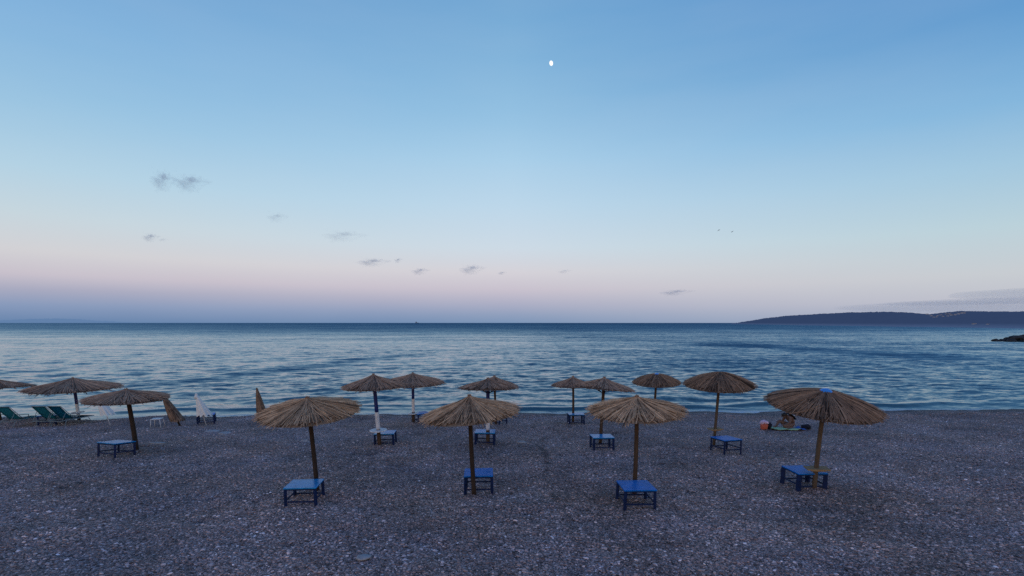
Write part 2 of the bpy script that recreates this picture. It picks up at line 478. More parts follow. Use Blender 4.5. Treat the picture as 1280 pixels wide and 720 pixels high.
DENTS = [(rf.uniform(-26, 26), rf.uniform(6.5, 25), rf.uniform(.10, .17), rf.uniform(.02, .05)) for _ in range(700)]
for w0, st in ((-9, 15), (-1.6, 13), (5.0, 14.5), (9.5, 18)):          # lines of footprints between the parasols
    xx0, yy0, hd = w0, st, rf.uniform(0, 6.28)
    for k in range(34):
        hd += rf.normal(0, .12); xx0 += .62 * math.cos(hd); yy0 += .62 * math.sin(hd)
        if 7 < yy0 < 25: DENTS.append((xx0 + .1 * math.sin(hd) * (-1) ** k, yy0 - .1 * math.cos(hd) * (-1) ** k, .13, .06))
def beach_relief(x, y):
    z = wobble(x, y, 2.2, .018, 14, 1) + wobble(x, y, .7, .010, 14, 2) + wobble(x, y, 6, .035, 8, 3)
    s_ = y - shore(x) + wobble(x, y, 9, .35, 6, 9)
    for c0, wd, hh in ((24.6, .7, .07), (21.6, 1.1, .05), (18.4, 1.4, .035)):     # storm ridges along the shore
        z = z + hh * np.exp(-((s_ - c0) / wd) ** 2)
    yv = y[:, 0]; xv = x[0]
    def add(px, py, rad, hh):
        i0, i1 = np.searchsorted(yv, (py - 3 * rad, py + 3 * rad)); j0, j1 = np.searchsorted(xv, (px - 3 * rad, px + 3 * rad))
        if i1 > i0 and j1 > j0:
            d2 = (x[i0:i1, j0:j1] - px) ** 2 + (y[i0:i1, j0:j1] - py) ** 2
            z[i0:i1, j0:j1] += hh * np.exp(-d2 / rad ** 2)
    for d in DENTS: add(d[0], d[1], d[2], -d[3])
    for p in POLES: add(p[0], p[1], .24, .055)
    return z
hgt = gz(gx, gy) + beach_relief(gx, gy) * np.clip((30 - gy) / 6, .3, 1)
me = np_mesh('beach', np.stack([gx, gy, hgt], -1).reshape(-1, 3), grid_quads(len(bys), len(bxs))); smooth(me)
tag(link('beach', me, M['shingle']), kind='structure')

# loose stones lying on it (one uncountable mass)
px_ = np.linspace(-32, 32, 520); py_ = np.linspace(5.6, 26.4, 220)
qx, qy = np.meshgrid(px_, py_)
qz = gz(qx, qy) + beach_relief(qx, qy)
me = np_mesh('pebbles', np.stack([qx, qy, qz], -1).reshape(-1, 3), grid_quads(220, 520))
dens = np.where(np.abs(qx) < qy * 1.12 + 1.5, 1, 0) * np.interp(qy, [5.6, 9, 13, 18, 26.4], [620, 540, 330, 130, 60])
at = me.attributes.new('dens', 'FLOAT', 'POINT'); at.data.foreach_set('value', dens.ravel().astype(np.float32))
peb = link('pebbles', me, M['pebble'])
tag(peb, 'mixed grey, brown and white pebbles covering the beach', kind='stuff')
ng = bpy.data.node_groups.new('pebble_scatter', 'GeometryNodeTree')
ng.interface.new_socket('Geometry', in_out='INPUT', socket_type='NodeSocketGeometry')
ng.interface.new_socket('Geometry', in_out='OUTPUT', socket_type='NodeSocketGeometry')
g = NT(ng)
gi = g.add('NodeGroupInput'); go = g.add('NodeGroupOutput')
da = g.add('GeometryNodeInputNamedAttribute', data_type='FLOAT', inp={'Name': 'dens'})
dp = g.add('GeometryNodeDistributePointsOnFaces', distribute_method='RANDOM')
g.l.new(gi.outputs[0], dp.inputs['Mesh']); g.l.new(da.outputs[0], dp.inputs['Density'])
kinds = g.add('GeometryNodeGeometryToInstance')
for k in range(5):
    ico = g.add('GeometryNodeMeshIcoSphere', inp={'Radius': 1.0, 'Subdivisions': 2})
    nz = g.add('ShaderNodeTexNoise', inp={'Scale': .85, 'Detail': 1.})
    ps = g.add('GeometryNodeInputPosition')
    mp = g.add('ShaderNodeVectorMath', operation='ADD'); g.l.new(ps.outputs[0], mp.inputs[0]); mp.inputs[1].default_value = (k * 5.1, k * 2.7, k * 9.3)
    g.l.new(mp.outputs[0], nz.inputs['Vector'])
    sb = g.add('ShaderNodeVectorMath', operation='SUBTRACT'); g.l.new(nz.outputs['Color'], sb.inputs[0]); sb.inputs[1].default_value = (.5, .5, .5)
    sc = g.add('ShaderNodeVectorMath', operation='SCALE'); g.l.new(sb.outputs[0], sc.inputs[0]); sc.inputs['Scale'].default_value = 1.3
    sp = g.add('GeometryNodeSetPosition'); g.l.new(ico.outputs['Mesh'], sp.inputs[0]); g.l.new(sc.outputs[0], sp.inputs['Offset'])
    sm = g.add('GeometryNodeSetMaterial', inp={'Material': M['pebble']}); g.l.new(sp.outputs[0], sm.inputs[0])
    ss = g.add('GeometryNodeSetShadeSmooth'); g.l.new(sm.outputs[0], ss.inputs[0])
    g.l.new(ss.outputs[0], kinds.inputs[0])
ip = g.add('GeometryNodeInstanceOnPoints'); ip.inputs['Pick Instance'].default_value = True
rv = g.add('FunctionNodeRandomValue', data_type='FLOAT_VECTOR'); rv.inputs[0].default_value = (-.35, -.35, 0); rv.inputs[1].default_value = (.35, .35, 6.283)
rs = g.add('FunctionNodeRandomValue', data_type='FLOAT'); rs.inputs[2].default_value = 0.; rs.inputs[3].default_value = 1.; rs.inputs['Seed'].default_value = 5
pw = g.math('POWER', rs.outputs[1], 4.5)
sz = g.math('ADD', g.math('MULTIPLY', pw, .028), .0115)
ra = g.add('FunctionNodeRandomValue', data_type='FLOAT_VECTOR'); ra.inputs[0].default_value = (.85, .6, .28); ra.inputs[1].default_value = (1.3, 1., .6); ra.inputs['Seed'].default_value = 9
sv = g.add('ShaderNodeVectorMath', operation='SCALE'); g.l.new(ra.outputs[0], sv.inputs[0]); g.l.new(sz, sv.inputs['Scale'])
g.l.new(dp.outputs['Points'], ip.inputs['Points']); g.l.new(kinds.outputs[0], ip.inputs['Instance'])
g.l.new(rv.outputs[0], ip.inputs['Rotation']); g.l.new(sv.outputs[0], ip.inputs['Scale'])
g.l.new(ip.outputs[0], go.inputs[0])
md = peb.modifiers.new('scatter', 'NODES'); md.node_group = ng

# ------------------------------------------------------------------ sea
nr, nc = 860, 560
sr = 25.2 + np.concatenate([np.linspace(0, 12, 130, endpoint=False), 12 + (np.geomspace(1, 22000, nr - 130) - 1)])
cols = np.linspace(-1, 1, nc); cols = np.sign(cols) * (np.abs(cols) * .55 + .45 * np.abs(cols) ** 3)
half = 62 + np.clip(sr - 25, 0, None) * 1.9
wx = cols[None, :] * half[:, None]
wy = sr[:, None] + shore(wx)
dy = np.gradient(sr)[:, None]; dx = np.gradient(cols)[None, :] * half[:, None]
z = np.zeros_like(wx); r = np.random.default_rng(4)
for k in range(90):
    lam = float(np.exp(r.uniform(math.log(.5), math.log(6.))))
    a = -PI / 2 + r.normal(0, .75) + .18
    kx, ky = 2 * PI / lam * math.cos(a), 2 * PI / lam * math.sin(a)
    amp = .0030 * lam ** .75
    att = np.clip(1.6 - (np.abs(ky) * dy + .6 * np.abs(kx) * dx) / 1.3, 0, 1)
    ph = kx * wx + ky * wy + r.uniform(0, 6.28)
    s_ = np.sin(ph)
    z += amp * att * (s_ + .25 * np.cos(2 * ph))
for lam, amp, a in ((17, .028, -1.32), (27, .05, -1.78), (12, .016, -1.2)):
    kx, ky = 2 * PI / lam * math.cos(a), 2 * PI / lam * math.sin(a)
    ph = kx * wx + ky * wy + r.uniform(0, 6.28) + .8 * np.sin(wx * .05)
    att = np.clip(1.6 - np.abs(ky) * dy / 1.3, 0, 1)
    z += amp * att * np.sin(ph) * (1 + .5 * np.sin(wx * .11 + wy * .03))
s = wy - shore(wx)
z *= np.clip((s - 26) / 9, .12, 1)
# low waves about to break on the stones
for s0, hh, wd, x0, xw in ((28.4, .26, .55, 4.5, 7.5), (28.9, .24, .6, 19, 8), (28.6, .2, .6, -15, 7), (29.6, .16, .7, -2, 9), (31.5, .17, .9, 10, 10), (33, .15, 1., -12, 9)):
    line = s0 + .35 * np.sin(wx * .5 + x0) + .2 * np.sin(wx * 1.3)
    env = np.exp(-((wx - x0) / xw) ** 4)
    d = (s - line) / wd
    z += .65 * hh * env * np.where(d < 0, np.exp(-(d * 1.9) ** 2), np.exp(-(d * .75) ** 2))
me = np_mesh('sea', np.stack([wx, wy, SEA + z], -1).reshape(-1, 3), grid_quads(nr, nc)); smooth(me)
tag(link('sea', me, M['sea']), kind='structure')

# ------------------------------------------------------------------ far land
def pt(px, py, dist):
    """a far point given by its bearing and its height in the survey of the skyline"""
    u = (px - 640) / 640.
    v_ = -(py - 403.5 - 640 * math.tan(TH)) / 640.
    yy = math.cos(TH) + v_ * math.sin(TH); zz_ = -math.sin(TH) + v_ * math.cos(TH)
    return dist * u / yy, dist, 4 + dist * zz_ / yy

def ridge_land(name, prof, dist, back, mat, rough, seed):
    pxs = np.linspace(prof[0][0], prof[-1][0], 520)
    pys = np.interp(pxs, [p[0] for p in prof], [p[1] for p in prof])
    D = np.interp(pxs, [d[0] for d in dist], [d[1] for d in dist])
    vs = []
    nv = 26
    rr = np.random.default_rng(seed)
    jag = np.cumsum(rr.normal(0, 1, 520)); jag = jag - np.convolve(np.pad(jag, 12, 'edge'), np.ones(25) / 25, 'valid'); jag = np.clip(jag, -2.2, 2.2)
    for j in range(nv):
        f = j / (nv - 1)
        up = min(f / .7, 1); up = up ** .8 if f <= .7 else 1 - ((f - .7) / .3) ** 1.5
        for i in range(520):
            d = D[i] + back * f
            x, y, zt = pt(pxs[i], pys[i], D[i] + back * .7)
            x2 = pt(pxs[i], 403, d)[0]
            hgt_ = (zt - SEA) * up
            bump_ = (rr.normal(0, rough) * D[i] / 1000 * min(up * 2, 1)) + (jag[i] * .3 * rough * D[i] / 1000 if f > .5 else 0)
            vs.append((x2, d, SEA - .3 + max(hgt_ + bump_, 0)))
    me = np_mesh(name, vs, grid_quads(nv, 520))
    o = link(name, me, mat); tag(o, kind='structure')
    return o
HILL_D = [(914, 1900), (1000, 1000), (1120, 640), (1280, 430), (1600, 330)]; HILL_B = 230
HILL_P = [(914, 404.6), (925, 402.8), (940, 400.2), (965, 396.3), (985, 394.4), (1000, 393.4), (1030, 391.6), (1060, 390), (1080, 389.6), (1110, 389.2), (1130, 389.8),
            (1150, 391.3), (1158, 392.6), (1175, 390.4), (1200, 388.1), (1230, 388.6), (1260, 388.8), (1300, 388), (1420, 384), (1600, 380)]
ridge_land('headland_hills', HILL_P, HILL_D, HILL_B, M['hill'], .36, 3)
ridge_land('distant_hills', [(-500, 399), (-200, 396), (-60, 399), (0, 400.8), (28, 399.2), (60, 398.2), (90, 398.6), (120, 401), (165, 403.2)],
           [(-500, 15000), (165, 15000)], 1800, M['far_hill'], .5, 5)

# white village in the dip of the headland ridge, and two buildings low on its slope
bm = bmesh.new()
box(bm, (0, 0, .5), (1, .8, 1.))
h_wall = bpy.data.meshes.new('wall'); bm.to_mesh(h_wall); bm.free()
bm = bmesh.new()
vv = [bm.verts.new(p) for p in [(-.55, -.45, 1.002), (.55, -.45, 1.002), (.55, .45, 1.002), (-.55, .45, 1.002), (-.55, 0, 1.32), (.55, 0, 1.32)]]
for f in ((0, 1, 5, 4), (2, 3, 4, 5), (0, 4, 3), (1, 2, 5), (3, 2, 1, 0)): bm.faces.new([vv[i] for i in f])
h_roof = bpy.data.meshes.new('roof'); bm.to_mesh(h_roof); bm.free()
def on_hill(px, py):
    D = float(np.interp(px, [d[0] for d in HILL_D], [d[1] for d in HILL_D])); pr = float(np.interp(px, [p[0] for p in HILL_P], [p[1] for p in HILL_P]))
    Hh = pt(px, pr, D + HILL_B * .7)[2] - SEA
    for k in range(140):
        f = .7 * k / 139; d = D + HILL_B * f
        zs = SEA - .3 + Hh * (f / .7) ** .8
        if zs >= pt(px, py, d)[2]: break
    return d
def house(px, py, wpx, hpx, label, group):
    dist = on_hill(px, py + 1.2); x, y, zz = pt(px, py + 1.2, dist); wd = wpx * dist / 640; ht = hpx * dist / 640
    o = empty('house', (x, y - 1, zz), random.uniform(-.4, .4)); o.scale = (wd, wd * .8, ht)
    tag(o, label, 'house', group)
    link('wall', h_wall, M['house'], o); link('roof', h_roof, M['roof'], o)
for i, (px, py, wd) in enumerate([(1158, 392.4, 3.5), (1163, 394.2, 3), (1166.5, 396.0, 3.2), (1171, 394.0, 3), (1175, 393.0, 3.5), (1178, 394.8, 3), (1182.5, 392.0, 4), (1186, 391.6, 3.5),
                                  (1188.5, 393.4, 4), (1193, 392.8, 3), (1197, 391.8, 3.2), (1201, 391.0, 3.5), (1204.5, 390.6, 3), (1170, 395.6, 2.6), (1184, 394.4, 2.8)]):
    house(px, py, wd * .75, random.uniform(1.0, 1.5), 'tiny white house in the village just below the headland ridge', 'white village houses on the headland')
house(1216.5, 404.6, 4.2, 1.5, 'larger of the two lone white houses low on the headland slope', None)
house(1233.5, 404.8, 3.2, 1.1, 'smaller, right one of the two lone white houses low on the headland slope', None)

# rocky spit at the right edge
bm = bmesh.new()
rx0, ry0, _ = pt(1251, 425, 133)
r2 = random.Random(5)
for k in range(70):
    f = k / 69
    x = rx0 + 1 + f * 46 + r2.uniform(-.8, .8); s_ = r2.uniform(.6, 1.5) * (0.6 + min(f * 6, 1) * .7)
    blob(bm, (x, ry0 + r2.uniform(-1, 3.5), SEA + .05 + r2.uniform(0, .75) * min(1, .25 + f * 5)), (s_ * 1.3, s_, s_ * .62), 2, .5, k, 1.1)
o = from_bm('rocky_spit', bm, M['rock']); tag(o, 'low dark rocky spit in the sea at the right edge below the headland', 'rocks')

# ship on the horizon
x, y, zz = pt(521, 402.5, 6500)
sh = empty('ship', (x, y, SEA), .1); tag(sh, 'tiny ship far out on the horizon left of centre', 'ship')
bm = bmesh.new()
v = [bm.verts.new(p) for p in [(-19, -3, 0), (17, -3, 0), (22, 0, 5.5), (17, 3, 0), (-19, 3, 0), (-20, -4, 6), (18, -4, 6), (24, 0, 7), (18, 4, 6), (-20, 4, 6)]]
bmesh.ops.convex_hull(bm, input=v); from_bm('hull', bm, M['hull'], sh)
bm = bmesh.new(); box(bm, (-8, 0, 11), (13, 6, 10), None, .3); box(bm, (-9, 0, 18), (7, 5, 5), None, .3); from_bm('deckhouse', bm, M['hull'], sh)
bm = bmesh.new(); tube(bm, [(-10, 0, 18), (-11, 0, 22)], [2.2, 2.0]); from_bm('funnel', bm, M['hull'], sh)

# two birds
def bird(px, py, dist, label, rz):
    x, y, zz = pt(px, py, dist)
    bm = bmesh.new()
    tube(bm, [(0, -.2, 0), (0, -.12, .02), (0, .02, .02), (0, .16, .0), (0, .26, -.01)], [.015, .05, .06, .035, .05], 8)
    for s_ in (-1, 1):
        a = [bm.verts.new(p) for p in [(0, -.06, .03), (s_ * .26, -.10, .12), (s_ * .62, .03, .02), (s_ * .60, .07, .02), (s_ * .24, .06, .11), (0, .08, .03)]]
        b = [bm.verts.new(v_.co + Vector((0, 0, -.02))) for v_ in a]
        bm.faces.new(a if s_ > 0 else a[::-1]); bm.faces.new(b[::-1] if s_ > 0 else b)
        for i in range(6): bm.faces.new((a[i], b[i], b[(i + 1) % 6], a[(i + 1) % 6]))
    bmesh.ops.recalc_face_normals(bm, faces=bm.faces)
    o = from_bm('bird', bm, M['bird']); o.location = (x, y, zz); o.rotation_euler = (math.radians(35), math.radians(-32), rz)
    tag(o, label, 'bird', 'pair of birds in the sky')
bird(898.5, 287.8, 190, 'dark bird gliding over the sea, left one of the pair', .2)
bird(915.2, 289.8, 195, 'dark bird gliding over the sea, right one of the pair', .1)

# moon: a gibbous disc, lit half turned to the set sun
m, t, b = new_mat('moon_light')
nn = t.add('ShaderNodeNewGeometry').outputs['Normal']
x, y, zz = pt(689, 79, 9000)
lit = (Vector((.95, -.30, .24))).normalized()
dt = t.add('ShaderNodeVectorMath', operation='DOT_PRODUCT'); t.l.new(nn, dt.inputs[0]); dt.inputs[1].default_value = lit
fac = t.maprange(dt.outputs['Value'], -.08, .16, 0, 1)
cr = t.noise(t.add('ShaderNodeTexCoord').outputs['Object'], .03, 4)
em = t.add('ShaderNodeEmission', inp={'Color': t.ramp(cr, [(.35, (.80, .80, .78, 1)), (.6, (1., .99, .95, 1))]), 'Strength': 1.25})
tr = t.add('ShaderNodeBsdfTransparent')
mx = t.add('ShaderNodeMixShader', inp={0: fac, 1: tr.outputs[0], 2: em.outputs[0]})
t.l.new(mx.outputs[0], t.n['Material Output'].inputs[0])
bm = bmesh.new(); bmesh.ops.create_uvsphere(bm, u_segments=48, v_segments=24, radius=1)
o = from_bm('moon', bm, m, None, True); o.location = (x, y, zz); o.scale = (29, 29, 37); o.rotation_euler = (0, math.radians(-14), 0)
tag(o, 'small bright gibbous moon high in the clear blue sky', 'moon')

# clouds
M['cloud'] = make_cloud_mat('cloud_small', .017, (.93, .94, .97, 1), 2.6, .66, .20)
M['cloud_thin'] = make_cloud_mat('cloud_thin', .008, (.94, .95, .97, 1), 2.8, .66, .20)
def smooth_bank(name, dens, col):
    m = bpy.data.materials.new(name); m.use_nodes = True
    t = NT(m.node_tree); t.n.clear()
    o_ = t.add('ShaderNodeOutputMaterial')
    v_ = t.add('ShaderNodeVolumePrincipled', inp={'Color': col, 'Density': dens, 'Anisotropy': .1})
    t.l.new(v_.outputs[0], o_.inputs['Volume'])
    return m
M['cloud_bank'] = smooth_bank('cloud_bank_smooth', .00062, (.86, .93, 1., 1))
def cloud(px, py, wpx, hpx, mat, label, group, seed, dist=5200, depth=110, tilt=0):
    x, y, zz = pt(px, py, dist)
    bm = bmesh.new(); blob(bm, (0, 0, 0), (1, 1, 1), 4, .22 if mat != 'cloud_bank' else .10, seed, 1.6)
    o = from_bm('cloud', bm, M[mat], None, True)
    o.location = (x, y, zz); k, kz = (.95, .95) if mat != 'cloud_bank' else (.52, .58)
    o.scale = (wpx * dist / 640 * k, depth, hpx * dist / 640 * kz)
    o.rotation_euler = (0, tilt, -math.atan2(x, y))
    tag(o, label, 'cloud', group)
gname = 'small dark clouds over the sea'
cloud(202, 224, 26, 26, 'cloud', 'ragged grey cloud, left half of the highest pair on the left', gname, 1)
cloud(236, 227, 38, 22, 'cloud', 'ragged grey cloud, right half of the highest pair on the left', gname, 2)
cloud(187, 296, 17, 11, 'cloud', 'small dark cloud below the highest pair, far left', gname, 3)
cloud(203, 299.5, 11, 4, 'cloud_thin', 'tiny faint wisp just right of the small far left cloud', gname, 4)
cloud(345, 271, 24, 12, 'cloud_thin', 'very faint wisp between the highest pair and the long thin cloud', gname, 5)
cloud(427, 294, 52, 15, 'cloud_thin', 'long thin pale cloud left of the middle of the sky', gname, 6)
cloud(464, 327, 38, 11, 'cloud', 'flat grey cloud below the long thin pale cloud', gname, 7)
cloud(497, 325, 10, 6, 'cloud', 'tiny grey cloud just right of the flat grey one', gname, 8)
cloud(524, 338.5, 21, 9, 'cloud', 'small grey cloud above the ship on the horizon', gname, 9)
cloud(588, 336, 30, 13, 'cloud', 'dark flat based cloud above the middle of the horizon', gname, 10)
cloud(627, 341, 11, 4, 'cloud', 'tiny sliver of cloud right of the dark flat based one', gname, 11)
cloud(705, 339, 17, 6, 'cloud_thin', 'faint little cloud right of centre below the moon', gname, 12)
cloud(843, 365, 38, 8, 'cloud', 'narrow dark cloud above the horizon left of the headland', gname, 13)
bname = 'cloud bank over the headland'
cloud(1292, 367, 165, 13, 'cloud_bank', 'topmost dark streak of the cloud bank over the headland', bname, 14, 6000, 300, 0)
cloud(1240, 376.5, 230, 7, 'cloud_bank', 'thin middle streak of the cloud bank over the headland', bname, 15, 6200, 300, -.008)
cloud(1230, 383, 300, 14, 'cloud_bank', 'broad pale lowest layer of the cloud bank behind the headland', bname, 16, 6500, 300, 0)

# ------------------------------------------------------------------ thatched parasols
def reed_canopy(seed, R, drop, power, n_b=46, per=15, ragged=.05):
    """radial reeds tied in bundles over a shell; each reed is a thin ridged strip"""
    r = random.Random(seed)
    V, F, T = [], [], []
    prof = lambda q: -drop * (q ** power)
    nb = n_b
    def strip(a, r0, r1, wd, dz, tone, da=0., curl=0.):
        n = 5; base = len(V)
        for i in range(n):
            f = i / (n - 1); rr = r0 + (r1 - r0) * f; aa = a + da * f
            q = min(rr / R, 1.08); z = prof(q) + dz * min(1, .35 + q) - curl * max(0, q - .75) * R
            ww = wd * (.55 + .45 * min(1, q * 1.4))
            er = Vector((math.cos(aa), math.sin(aa), 0)); et = Vector((-er.y, er.x, 0))
            p = er * rr + Vector((0, 0, z))
            for k, h in ((-1, 0), (0, ww * .45), (1, 0)):
                V.append(tuple(p + et * ww * .5 * k + Vector((0, 0, h)))); T.append(tone + (.06 if k == 0 else -.04))
            if i:
                o_ = base + (i - 1) * 3
                F.append((o_, o_ + 3, o_ + 4, o_ + 1)); F.append((o_ + 1, o_ + 4, o_ + 5, o_ + 2))
    # shell under the reeds
    seg, nr_ = 72, 7
    for i in range(nr_ + 1):
        q = i / nr_
        for k in range(seg):
            a = 2 * PI * k / seg
            V.append((math.cos(a) * max(q, .01) * R * .975, math.sin(a) * max(q, .01) * R * .975, prof(q * .975) - .012)); T.append(.24)
    for i in range(nr_):
        for k in range(seg):
            a_, b_ = i * seg + k, i * seg + (k + 1) % seg
            F.append((a_, a_ + seg, b_ + seg, b_))
    a0 = r.uniform(0, 1); end = a0 + 2 * PI; j = 0
    rim = [r.uniform(0, 6.28) for _ in range(3)]
    while a0 < end:
        wa = r.uniform(.05, .19)
        bt = r.gauss(.5, .15); bz = r.uniform(0, .036); n_ = int(wa / .0105)
        rb = R * (1 + r.uniform(-ragged, ragged * .7) + .015 * math.sin(3 * a0 + rim[0]) + .012 * math.sin(7 * a0 + rim[1]))
        sway = r.gauss(0, .035)
        for i in range(n_):
            f = (i + .5) / n_ - .5
            a = a0 + wa * (.5 + f * r.uniform(.9, 1.25))
            hump = (1 - (2 * f) ** 2) * r.uniform(.012, .03)
            inner = r.choice((.01, .02, .03, .2, .3, .45, .6)) * R
            q_ = r.random()
            outer = rb * (1 + (r.uniform(-.10, .03) if q_ < .8 else r.uniform(0, .025 + .8 * ragged)))
            strip(a, inner, outer, r.uniform(.010, .026) * (R / 1.1), .004 + bz + hump + r.uniform(0, .014),
                  bt + r.gauss(0, .16) - abs(f) * .16, sway + r.gauss(0, .05), r.uniform(.0, .10) if q_ < .8 else r.uniform(.03, .06 + 3 * ragged))
        a0 += wa
    # loose reeds lying across
    for i in range(70):
        r0_ = r.uniform(.1, .7) * R
        strip(r.uniform(0, 2 * PI), r0_, min(r0_ + r.uniform(.25, .7), 1.06) * R, r.uniform(.008, .016), .05 + r.uniform(0, .03), r.uniform(.5, 1.05), r.gauss(0, .22))
    me = bpy.data.meshes.new('canopy'); me.from_pydata(V, [], F)
    a = me.attributes.new('tone', 'FLOAT', 'POINT'); a.data.foreach_set('value', np.array(T, np.float32))
    me.update()
    return me

def knot_mesh(seed):
    """short tied stub of reeds on the peak"""
    r = random.Random(seed); bm = bmesh.new()
    for k in range(16):
        a = r.uniform(0, 2 * PI); q = r.uniform(0, .05)
        tube(bm, [(q * math.cos(a), q * math.sin(a), -.02), (q * 1.1 * math.cos(a), q * 1.1 * math.sin(a), .03), (q * 1.6 * math.cos(a + .3), q * 1.6 * math.sin(a + .3), r.uniform(.05, .09))], [.014, .013, .008], 5)
    tube(bm, [(0, 0, .0), (0, 0, .028)], [.066, .062], 14)
    me = bpy.data.meshes.new('top_knot'); bm.to_mesh(me); bm.free()
    at_ = me.attributes.new('tone', 'FLOAT', 'POINT'); at_.data.foreach_set('value', np.full(len(me.vertices), .42, np.float32))
    return me
KNOT = knot_mesh(3)

def rib_mesh(R, drop, power):
    bm = bmesh.new()
    for k in range(8):
        a = 2 * PI * k / 8
        pts = [(math.cos(a) * R * q, math.sin(a) * R * q, -drop * q ** power - .045) for q in (.03, .35, .65, .93)]
        tube(bm, pts, .013, 6)
        q = .5
        tube(bm, [(math.cos(a) * .05, math.sin(a) * .05, -drop * .5 - .33), (math.cos(a) * R * q, math.sin(a) * R * q, -drop * q ** power - .06)], .010, 6)
    me = bpy.data.meshes.new('rib_frame'); bm.to_mesh(me); bm.free(); smooth(me)
    return me

def pole_piece(a, b, f0, f1, r0, r1, wob, name, mat, parent):
    bm = bmesh.new(); n = 7; pts = []; rad = []
    for i in range(n):
        f = f0 + (f1 - f0) * i / (n - 1)
        p = Vector(a).lerp(Vector(b), f); p.x += wob[0] * math.sin(f * 3.1); p.y += wob[1] * math.sin(f * 3.1)
        pts.append(p); rad.append(r0 + (r1 - r0) * f)
    tube(bm, pts, rad, 14)
    return from_bm(name, bm, mat, parent, True)

def parasol(label, base, apex, R, roll, pit, drop, power=.80, straw='straw', wood='wood', pr=.055, paint=None, tray=None, cap=None, knot=True, seed=0, ragged=.06):
    bx, by = base; bz = G(bx, by)
    root = empty('thatched_parasol', (bx, by, bz))
    tag(root, label, 'beach umbrella', 'thatched parasols on the beach')
    top = Vector((apex[0] - bx, 0, apex[2] - bz))
    r = random.Random(seed + 50)
    wob = (r.uniform(-.02, .02), r.uniform(-.02, .02))
    foot = Vector((-top.x * .06, 0, -.12)); head = top - Vector((0, 0, .03))
    if paint:
        f1, f2 = paint
        p = pole_piece(foot, head, 0, 1, pr, pr * .86, wob, 'pole', M[wood], root)
        q = pole_piece(foot, head, f1, f2, pr + .004, pr * .92 + .004, wob, 'painted_band', M['white_band'], p); q['label'] = 'white painted lower band'
        q = pole_piece(foot, head, f2 + .001, .93, pr * .95 + .003, pr * .88 + .003, wob, 'painted_band', M['blue_band'], p); q['label'] = 'dark blue painted upper band'
    else:
        pole_piece(foot, head, 0, 1, pr, pr * .86, wob, 'pole', M[wood], root)
    cn = link('canopy', reed_canopy(seed, R, drop, power, ragged=ragged), M[straw], root)
    cn.location = top; cn.rotation_euler = (pit, roll, 0)
    rb = link('rib_frame', rib_mesh(R, drop, power), M['wood_dark'], root); rb.location = top; rb.rotation_euler = (pit, roll, 0)
    if knot:
        k = link('top_knot', KNOT, M[straw], cn)
        k.rotation_euler = (0, 0, r.uniform(0, 6)); k.scale = (.8, .8, .75); k.location = (0, 0, -.012)
    if cap:
        bm = bmesh.new(); lathe(bm, [(.175, -.075), (.17, -.05), (.12, -.005), (.06, .028), (.012, .04)], 28)
        k = from_bm('cap', bm, M['blue_cap'], cn, True); k['label'] = 'bright blue plastic cap over the peak'; k.location = (0, 0, .015); k.scale = (cap, cap, cap)
        bm = bmesh.new(); lathe(bm, [(.19, -.085), (.198, -.078), (.19, -.066), (.176, -.06)], 28); from_bm('rim', bm, M['white_plastic'], k, True)
    if tray:
        hz_, rad, mt, kind = tray
        f = hz_ / max(top.z, .1); p = top * f
        bm = bmesh.new()
        if kind == 'round':
            lathe(bm, [(rad - .006, -.016), (rad, -.01), (rad, .01), (rad - .006, .016), (pr + .004, .016)], 32)
        else:
            box(bm, (0, 0, 0), (rad * 2, rad * 1.35, .034), None, .005)
            box(bm, (0, rad * .4, -.034), (rad * 1.3, .05, .032), None, .004)
            box(bm, (0, -rad * .4, -.034), (rad * 1.3, .05, .032), None, .004)
        k = from_bm('shelf', bm, M[mt], root); k.location = p; k.rotation_euler = (.02, -.03, r.uniform(-.2, .2))
    return root

P = parasol
P('thatched parasol cut off by the left edge of the photo', (-24.55, 24.16), (-24.57, 24.16, 1.38), 1.45, -.05, -.05, .46, straw='straw_grey', wood='wood_dark', seed=1)
P('very wide flat thatched parasol with blue and white pole beside the green loungers', (-20.97, 24.38), (-21.01, 24.38, 1.39), 1.86, .009, .02, .50, straw='straw_grey', wood='wood_dark', pr=.07, paint=(.12, .44), tray=(.42, .26, 'white_band', 'round'), seed=2)
P('grey thatched parasol on plain dark leaning pole before the short white folded parasol', (-12.57, 16.69), (-12.68, 16.69, 1.83), 1.22, .02, .015, .32, straw='straw_grey', wood='wood_dark', pr=.075, seed=3)
P('tilted straw parasol over the light blue table, leftmost of the four nearest parasols', (-4.65, 11.76), (-4.75, 11.76, 2.27), 1.14, -.006, .127, .338, wood='wood_dark', seed=4)
P('straw parasol with its pole in front of its blue table, nearest the camera at centre', (-.89, 11.59), (-.97, 11.59, 2.34), 1.127, -.098, .04, .423, wood='wood_dark', seed=5)
P('straw parasol third from left of the four nearest, its pole behind a blue table', (2.89, 11.64), (2.87, 11.64, 2.32), 1.10, -.031, .075, .339, wood='wood', seed=6)
P('large dark thatched parasol with bright blue cap on its peak and wooden pole shelf', (7.36, 11.99), (7.42, 11.99, 2.42), 1.246, .035, .153, .416, 1.22, 'straw_dark', 'wood_pale', tray=(.57, .25, 'shelf', 'square'), cap=1.0, knot=False, seed=7, ragged=.02)
P('straw parasol with blue and white pole and white shelf, nearer of two such ones', (-4.58, 17.30), (-4.70, 17.30, 2.26), 1.077, -.026, .007, .42, wood='wood', pr=.068, paint=(.29, .52), tray=(.60, .30, 'white_band', 'round'), straw='straw_grey', seed=8)
P('straw parasol farther out of the two with blue and white pole and white shelf', (-4.56, 23.31), (-4.53, 23.31, 1.72), 1.40, .003, .042, .447, wood='wood', pr=.068, paint=(.26, .52), tray=(.44, .25, 'white_band', 'round'), straw='straw_grey', seed=9)
